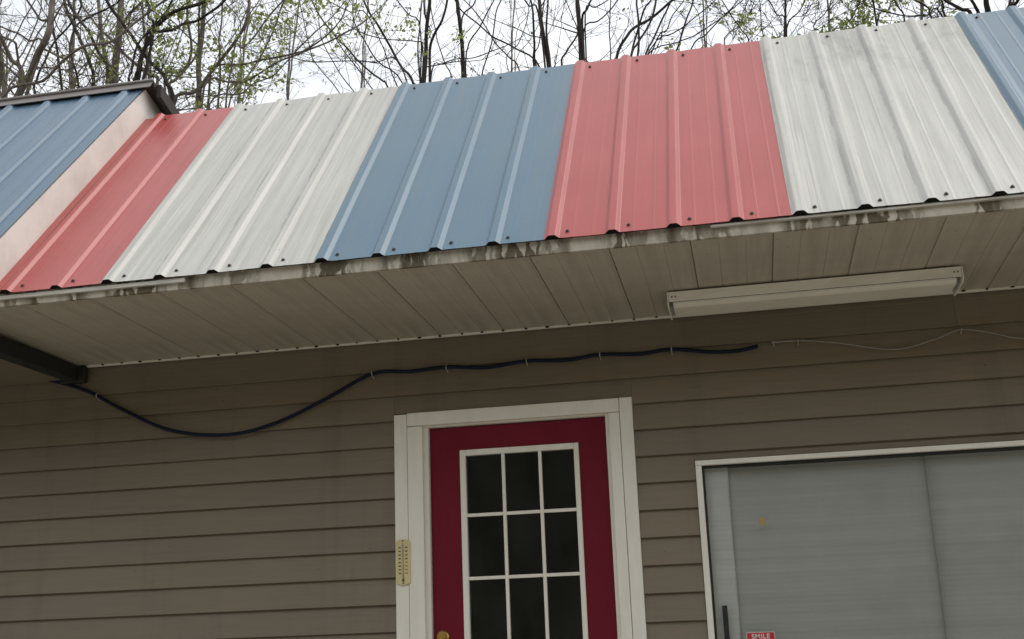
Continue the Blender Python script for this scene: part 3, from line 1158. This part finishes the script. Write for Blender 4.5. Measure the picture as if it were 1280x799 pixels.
for a, b_ in ((fx0 + .006, fx0 + .020), (fx1 - .020, fx1 - .006)):
    MB().box(a, b_, fy0 + .07, fy1 - .07, zt_ - .050, zt_ - .012).build('lamp_holder', M['clip'], lf)
for x_ in (fx0 + .02, fx0 + .035, fx1 - .035, fx1 - .02):
    MB().tube([Vector((x_, fy0 + .001, zt_ - .022)), Vector((x_, fy0 - .002, zt_ - .022))], .0035, 8).build('rivet', M['screw'], lf)

# ------------------------------------------------------------------ trees behind the building
def px_r(w, depth):
    return .5 * w / F_PX * depth * 1.06


class Tree:
    def __init__(s, name, label, group, depth, bark, leaf, seed, leafiness=0.0, twigs=1.0, leafsize=.03):
        s.r = random.Random(seed)
        s.depth, s.bark, s.leafm, s.leafiness, s.tw, s.ls = depth, bark, leaf, leafiness, twigs, leafsize
        s.name, s.label, s.group = name, label, group
        s.limbs = []
        s.twig = MB()
        s.leaf = MB()
        s.trunk = None
        s.seed = seed

    def jit(s, p, a):
        return p + Vector((s.r.uniform(-a, a), s.r.uniform(-a, a), s.r.uniform(-a, a)))

    def limb(s, pix, w, side=0.0, grow=None):
        """a limb seen passing these points; it is carried on upwards and down to the trunk (or the ground)"""
        D = s.depth
        dd = s.r.uniform(-.3, .3) if s.limbs else 0
        pts = [wp(x, y, D + dd + .10 * math.sin(i * 1.1 + s.seed)) for i, (x, y) in enumerate(pix)]
        w_bot = px_r(w, D)
        if s.trunk is None:
            b0 = pts[0]
            d = (pts[1] - pts[0]).normalized()
            gx = b0.x - d.x / max(d.z, .3) * b0.z * .35
            low = []
            for t in (0, .06, .3, .6, .85):
                low.append(Vector((gx + (b0.x - gx) * t ** 1.5 + s.r.uniform(-.08, .08) * (1 if t else 0), b0.y + s.r.uniform(-.08, .08), b0.z * t)))
            path = low + pts
            base_r = w_bot * 1.7 + .03
            rads = [base_r * 1.35, base_r, base_r * .93, base_r * .84, base_r * .72]
        else:
            tr, trr = s.trunk
            zt = max(.8, pts[0].z - s.r.uniform(1.0, 2.4))
            best = min(range(len(tr)), key=lambda i: abs(tr[i].z - zt))
            j = tr[best]
            mid = j.lerp(pts[0], .5) + Vector((0, 0, -.15))
            path = [j, mid] + pts
            rads = [min(trr[best] * .8, w_bot * 1.25), w_bot * 1.15]
        nvis = len(pts)
        # carry on above
        d = (pts[-1] - pts[-2]).normalized()
        p = pts[-1]
        ext = grow if grow is not None else s.r.uniform(2.0, 3.2)
        m_ = 5
        extra = []
        for i in range(m_):
            d = (d + Vector((s.r.uniform(-.22, .22), s.r.uniform(-.22, .22), .12))).normalized()
            p = p + d * (ext / m_)
            extra.append(p.copy())
        path += extra
        rr = []
        for i in range(nvis):
            rr.append(w_bot * (1 - .22 * i / max(1, nvis - 1)))
        for i in range(m_):
            rr.append(w_bot * .78 * (1 - .85 * (i + 1) / m_) + .002)
        rads = rads + rr
        path2 = smooth_path(path, 4)
        r2 = []
        for i in range(len(rads) - 1):
            for q in range(4):
                r2.append(rads[i] + (rads[i + 1] - rads[i]) * q / 4)
        r2.append(rads[-1])
        for i in range(1, len(path2) - 1):
            path2[i] = path2[i] + Vector((noise.noise(path2[i] * 1.9), noise.noise(path2[i] * 1.9 + Vector((9, 0, 0))), 0)) * .035
        if s.trunk is None:
            s.trunk = (path2, r2)
        s.limbs.append((path2, r2))
        return path2, r2

    def sprout(s, p, d, length, r, level):
        segs = 5 if level < 2 else 3
        pts = [p]
        q = p
        for i in range(segs):
            d = (d + Vector((s.r.uniform(-.25, .25), s.r.uniform(-.25, .25), s.r.uniform(-.12, .24)))).normalized()
            q = q + d * (length / segs)
            pts.append(q)
        s.twig.tube(pts, [r * (1 - .75 * i / segs) + .0008 for i in range(segs + 1)], 4 if level < 2 else 3, False)
        if level < 3:
            nsub = max(1, int(length * (3.6 if level == 1 else 6.0) * s.tw))
            for _ in range(nsub):
                i = s.r.randint(1, segs)
                dd = (d + Vector((s.r.gauss(0, .7), s.r.gauss(0, .7), s.r.gauss(.1, .5)))).normalized()
                s.sprout(pts[i], dd, length * s.r.uniform(.3, .6), max(.0022, r * .5), level + 1)
        if s.leafiness > 0 and level >= 2:
            for pt in pts[1:]:
                if s.r.random() < s.leafiness * min(1, max(0, .35 + 2.4 * noise.noise(pt * 1.1 + Vector((s.seed, 0, 0))))):
                    for _ in range(s.r.randint(1, 4)):
                        c = s.jit(pt, .05)
                        a = Vector((s.r.gauss(0, 1), s.r.gauss(0, 1), s.r.gauss(0, 1))).normalized()
                        b = a.cross(Vector((s.r.gauss(0, 1), s.r.gauss(0, 1), s.r.gauss(0, 1)))).normalized()
                        L = s.ls * s.r.uniform(.6, 1.5)
                        n0 = len(s.leaf.v)
                        nrm = a.cross(b) * (L * .18)
                        for v in (c, c + a * L * .55 + b * L * .38 + nrm, c + a * L * 1.25, c + a * L * .55 - b * L * .38 + nrm):
                            s.leaf.v.append(tuple(v))
                        s.leaf.f.append((n0, n0 + 1, n0 + 2, n0 + 3))

    def finish(s, zmin=6.3, zmax=11.2, density=3.4):
        base = s.trunk[0][0]
        root = empty(s.name, (base.x, base.y, 0))
        tag(root, s.label, 'tree', s.group)
        for i, (pts, rads) in enumerate(s.limbs):
            MB().tube(pts, rads, 9 if rads[0] > .05 else 6).build('trunk' if i == 0 else 'limb', s.bark, root, True)
            acc = 0.0
            for q in range(1, len(pts)):
                seg = pts[q] - pts[q - 1]
                if not (zmin < pts[q].z < zmax):
                    continue
                acc += seg.length * density * s.tw
                while acc > 1:
                    acc -= 1
                    t = seg.normalized()
                    out_ = Vector((s.r.gauss(0, 1), s.r.gauss(0, .8), s.r.gauss(.15, .4)))
                    out_ = (out_ - t * out_.dot(t)).normalized()
                    d = (t * s.r.uniform(.2, 1.0) + out_).normalized()
                    s.sprout(pts[q - 1] + seg * s.r.random(), d, s.r.uniform(.45, 1.5) * (.6 + 6 * min(rads[q], .09)), max(.003, rads[q] * s.r.uniform(.18, .38)), 1)
        if s.twig.v:
            s.twig.build('twigs', s.bark, root)['kind'] = 'stuff'
        if s.leaf.v:
            s.leaf.build('foliage', s.leafm, root)['kind'] = 'stuff'
        return root


G = 'trees behind the building'
BD, BG = M['bark_dark'], M['bark_grey']

t = Tree('tree', 'pale grey forked tree at the far left behind the blue raised roof', G, 10.0, BG, M['leaf2'], 1, .35, 1.0, .026)
t.limb([(22, 125), (39, 94), (48, 66), (56, 50), (63, 31), (69, -4)], 11)
t.limb([(27, 104), (14, 75), (3, 53), (-10, 30)], 7)
t.limb([(28, 102), (24, 80), (20, 62), (17, 53), (4, 47), (-8, 40)], 4)
t.limb([(60, 40), (50, 25), (36, 5), (28, -8)], 4)
t.limb([(3, 122), (52, 101), (78, 78), (106, 58), (136, 53), (164, 31), (188, 14), (215, -6)], 4.2)
t.limb([(52, 62), (36, 52), (20, 42), (8, 38)], 3.5)
t.limb([(-4, 112), (2, 90), (-2, 70), (-10, 50)], 8)
t.finish(density=4.4)

t = Tree('tree', 'straight dark tree rising behind the middle of the raised blue roof', G, 13.0, BG, M['leaf2'], 2, .3, 1.0, .026)
t.limb([(142, 106), (146, 66), (149, 31), (150, -4)], 11)
t.limb([(136, 97), (130, 62), (125, 31), (122, -4)], 6)
t.limb([(148, 45), (160, 20), (176, 4), (190, -10)], 4.5)
t.limb([(150, 62), (172, 80), (188, 94), (196, 104)][::-1], 5)
t.finish(density=3.6)

t = Tree('tree', 'slim dark tree with crossing stems behind the raised blue roof', G, 12.0, BD, M['leaf2'], 3, .3, 1.0, .024)
t.limb([(117, 108), (113, 78), (108, 62), (94, 36), (81, 8), (78, -6)], 5)
t.limb([(135, 104), (125, 67), (113, 41), (100, 25), (88, 8), (82, -6)], 4.5)
t.limb([(97, 110), (92, 80), (88, 60), (94, 36), (104, 25), (140, 8), (152, -4)], 3.5)
t.limb([(77, 112), (74, 90), (70, 62), (67, 30), (66, -4)], 4)
t.limb([(45, 118), (46, 100), (50, 84), (62, 60), (84, 36), (98, 12), (100, -6)], 3.5)
t.finish(density=3.6)

t = Tree('tree', 'dark gnarled tree with arching limbs by the raised roof corner', G, 10.4, BD, M['leaf'], 4, .6, 1.0, .034)
t.limb([(169, 106), (173, 90), (178, 67), (188, 44), (194, 35), (212, 19), (226, 12), (250, 5), (275, -8)], 6)
t.limb([(182, 50), (187, 42), (215, 38), (231, 30), (250, 26), (273, 10), (285, -4)], 4.4)
t.limb([(214, 132), (206, 104), (203, 93), (190, 79), (182, 70), (172, 58)], 6)
t.limb([(192, 38), (186, 22), (187, 8), (178, -5)], 4)
t.limb([(160, 106), (164, 92), (170, 60), (182, 42), (206, 18), (218, -6)], 3)
t.finish(density=4.2)

t = Tree('tree', 'grey-trunked tree with long limbs sweeping right over the left white panel', G, 10.8, BG, M['leaf'], 5, 1.2, 1.0, .040)
t.limb([(247, 142), (248, 105), (250, 70), (254, 35), (255, -4)], 8)
t.limb([(215, 134), (241, 116), (257, 96), (276, 75), (292, 54), (306, 33), (311, 10), (312, -5)], 5.5)
t.limb([(276, 72), (276, 50), (278, 26), (281, -4)], 3)
t.limb([(262, 92), (275, 81), (303, 81), (329, 74), (350, 70), (380, 63), (393, 59), (412, 52)], 3.2, grow=1.0)
t.limb([(255, 108), (285, 102), (306, 101), (325, 91), (348, 77), (372, 68)], 3, grow=1.2)
t.limb([(206, 102), (222, 91), (233, 84), (241, 75), (247, 61), (249, 40)], 3.4)
t.limb([(292, 62), (302, 60), (318, 45), (335, 22), (350, 5), (360, -6)], 2.6)
t.limb([(236, 12), (238, 60), (232, 86), (220, 100), (212, 112)][::-1], 4.5)
t.limb([(262, 130), (300, 118), (318, 104), (340, 96), (352, 84)], 2.2, grow=1.4)
t.limb([(285, 135), (300, 110), (330, 60), (345, 30), (356, 0)], 2.4)
t.finish(density=4.4)

t = Tree('tree', 'thin leaning tree between the left white panel and the twin trunk', G, 12.0, BD, M['leaf'], 6, .5, .85, .034)
t.limb([(519, 110), (504.6, 86), (495, 70), (483, 50), (470, 28), (462, 17), (454, -3)], 3.6)
t.limb([(487, 114), (479.5, 102), (464, 92), (447, 77), (433, 59), (422, 48), (406, 28), (390, 0)], 2.7)
t.limb([(505, 108), (472, 78), (454.5, 50), (443.5, 30), (440, 10)], 2.0)
t.limb([(500, 81), (470, 79), (440, 77), (412, 78)], 1.8, grow=.8)
t.limb([(462, 20), (440, 16), (415, 4), (400, -5)], 1.6)
t.limb([(444, 117), (420, 85), (404, 50), (400, 30)], 1.5)
t.limb([(420, 48), (436, 42), (443, 22), (446, 5)], 1.5)
t.limb([(425, 116), (408, 98), (396, 80), (390, 66)], 1.5)
t.finish(density=3.6)

t = Tree('tree', 'dark twin-trunk tree behind the left edge of the blue panel', G, 13.0, BD, M['leaf2'], 7, .3, .85, .03)
t.limb([(530, 110), (532, 70), (534, 31), (537, -4)], 6)
t.limb([(537, 110), (537, 62), (544, 41), (553, 25), (561, -4)], 4.2)
t.limb([(525, 107), (521, 63), (525, 31), (526, -4)], 2.2)
t.limb([(533, 40), (530, 18), (529, -6)], 3.5)
t.limb([(528, 60), (520, 52), (500, 50), (486, 49)], 2.0, grow=.9)
t.limb([(526, 38), (510, 18), (494, -2)], 2.0)
t.limb([(540, 88), (552, 80), (570, 74), (590, 73)], 1.8, grow=.8)
t.finish(density=3.0)

t = Tree('tree', 'single slim dark trunk behind the middle of the blue panel', G, 14.0, BD, M['leaf2'], 8, .05, .72, .026)
t.limb([(580, 102), (578, 63), (575, 31), (571, -4)], 6)
t.limb([(583, 66), (600, 34), (612, 12), (620, -4)], 2)
t.limb([(601, 100), (613, 55), (621, 16), (629, -4)], 2.2)
t.limb([(578, 22), (590, 8), (596, -4)], 2.2)
t.limb([(566, 102), (556, 80), (546, 52), (545, 40)], 1.8)
t.finish(density=2.8)

t = Tree('tree', 'dark two-stemmed tree behind the right part of the blue panel', G, 13.0, BD, M['leaf2'], 9, .05, .72, .026)
t.limb([(686, 90), (680, 55), (676, 28), (671, -4)], 6)
t.limb([(668, 87), (668, 55), (665, 23), (662, -4)], 3.6)
t.limb([(676, 88), (643, 61), (618, 47), (602, 33), (578, 14)], 2.4, grow=.9)
t.limb([(649, 92), (635, 72), (621, 55), (612, 40)], 2.0, grow=1.2)
t.limb([(684, 40), (683, 20), (682, -4)], 2.8)
t.limb([(672, 16), (662, 8), (655, -2)], 2.4)
t.limb([(632, 80), (646, 55), (657, 28), (660, 5)], 1.4)
t.limb([(668, 72), (674, 52), (672, 62)][:2], 2.0)
t.finish(density=2.8)

t = Tree('tree', 'straight dark tree behind the seam of blue and red panels', G, 12.0, BD, M['leaf2'], 10, .03, .72, .026)
t.limb([(726, 84), (725, 39), (724, -4)], 7)
t.limb([(728, 26), (735, 12), (743, -4)], 3.2)
t.limb([(703, 88), (708, 66), (721, 44), (724, 32)], 2.6, grow=.6)
t.limb([(729, 40), (747.5, 27), (757, 19), (771, 1)], 2.2)
t.limb([(733, 16), (746, 10), (760, 2)], 2.0)
t.limb([(723, 44), (716, 20), (709, -3)], 1.6)
t.finish(density=2.8)

t = Tree('tree', 'cluster of dark stems fanning right behind the red panel', G, 11.0, BD, M['leaf2'], 11, .04, .72, .026)
t.limb([(771, 80), (785, 45), (795, 33), (813, 23), (840, 3), (850, -6)], 4)
t.limb([(788, 78), (798, 55), (810, 31), (821, -3)], 3.2)
t.limb([(798, 78), (798, 31), (798, -4)], 3)
t.limb([(799, 30), (813, 3), (818, -6)], 2.6)
t.limb([(806, 76), (815, 52), (824, 28), (834, 11), (841, -4)], 2.6)
t.limb([(841, 70), (852.5, 39), (860, 23), (870, 0)], 2.6)
t.limb([(812, 64), (840, 42), (856, 33), (887, 9), (900, -4)], 1.8)
t.limb([(806, 74), (845, 53), (868, 44), (890, 30)], 1.7, grow=1.0)
t.limb([(859, 68), (881, 44), (904, 19), (920, 0)], 2.0)
t.limb([(764, 80), (763, 39), (762, 10), (763, -5)], 1.8)
t.limb([(820, 50), (830, 40), (838, 22), (850, 8), (858, -5)], 1.8)
t.finish(density=3.2)

t = Tree('leafy_sapling', 'young tree in fresh leaf behind the red and white seam', G, 11.0, BD, M['leaf'], 12, 1.3, 1.5, .038)
t.limb([(982, 52), (981, 22), (982, -4)], 3.4)
t.limb([(982, 34), (970, 18), (958, -3)], 2.0)
t.limb([(983, 36), (998, 14), (1006, -4)], 2.0)
t.limb([(940, 62), (930, 40), (915, 20), (905, 2)], 1.8)
t.limb([(955, 56), (950, 30), (948, 5)], 1.6)
t.limb([(905, 60), (925, 30), (940, 5)], 1.6)
t.finish(density=4.6)

t = Tree('leafy_sapling', 'bright green young tree behind the right white panel', G, 12.0, BD, M['leaf'], 13, 1.3, 1.5, .038)
t.limb([(1096, 36), (1092, 18), (1088, -4)], 3.0)
t.limb([(1094, 30), (1108, 12), (1116, -4)], 1.8)
t.limb([(1132, 28), (1124, 10), (1115, -5)], 2.2)
t.limb([(1060, 42), (1066, 20), (1076, -2)], 1.7)
t.limb([(1020, 44), (1030, 18), (1044, -4)], 1.6)
t.finish(density=4.4)

t = Tree('tree', 'thick dark forked tree at the right edge behind the roof', G, 10.5, BD, M['leaf2'], 14, .12, .9, .026)
t.limb([(1238, 30), (1236, 14), (1233, -4)], 8)
t.limb([(1227, 24), (1222, 10), (1213, -4)], 5)
t.limb([(1218, 22), (1205, 12), (1192, 5), (1176, -5)], 5)
t.limb([(1182, 26), (1179, 10), (1176, -4)], 3)
t.limb([(1264, 18), (1268, 6), (1273, -4)], 5)
t.limb([(1180, 22), (1160, 19), (1140, 20), (1128, 19)], 2.2, grow=.6)
t.limb([(1166, 26), (1160, 10), (1145, 0), (1138, -6)], 2.2)
t.finish(density=3.4)

# thinner trees further back in the wood
far = [(8, 20, 6, .5, 'behind the far left end of the raised roof'), (90, 19, 5, .5, 'seen through the crossing stems at the left'), (188, 21, 4, .5, 'behind the raised roof corner'),
       (300, 21, 3.0, 1.3, 'over the seam of left red and white panels'), (362, 23, 2.4, 1.4, 'over the middle of the left white panel'), (452, 24, 2.2, .3, 'left of the leaning stems above the white panel'),
       (640, 25, 2.0, .05, 'left of the two-stemmed tree'), (880, 23, 2.0, .3, 'over the right half of the middle red panel'),
       (1035, 22, 2.4, .8, 'between the two leafy saplings'), (1150, 22, 2.4, .4, 'over the last ribs of the right white panel'), (1262, 22, 2.6, .15, 'at the right edge of the frame')]
for i, (px, D, w, lf_, wd) in enumerate(far):
    r = random.Random(100 + i)
    t = Tree('tree', 'thin distant tree ' + wd, 'thin distant trees in the wood', D, BG, M['leaf2'] if i % 2 else M['leaf'], 100 + i, lf_, .9 if px > 380 else 1.05, .034)  # paler bark stands in for the backlit grey of far twigs
    yb = 135 - .126 * px + 12
    l = r.uniform(-12, 12)
    t.limb([(px, yb), (px + l * .4, yb - 45), (px + l, yb - 100), (px + l * 1.2, yb - 160)], w)
    for q in range(4 if px > 380 else 6):
        s_ = r.choice((-1, 1))
        y0_ = yb - r.uniform(-10, 90)
        L = r.uniform(25, 60)
        x0_ = px + l * .3
        t.limb([(x0_ + s_ * 4, y0_), (x0_ + s_ * (4 + L * .35), y0_ - L * .5), (x0_ + s_ * (4 + L * .7), y0_ - L * 1.3)], w * r.uniform(.35, .6), grow=1.6)
    t.finish(zmin=9.5, zmax=19.0, density=1.9 if px > 380 else 2.2)
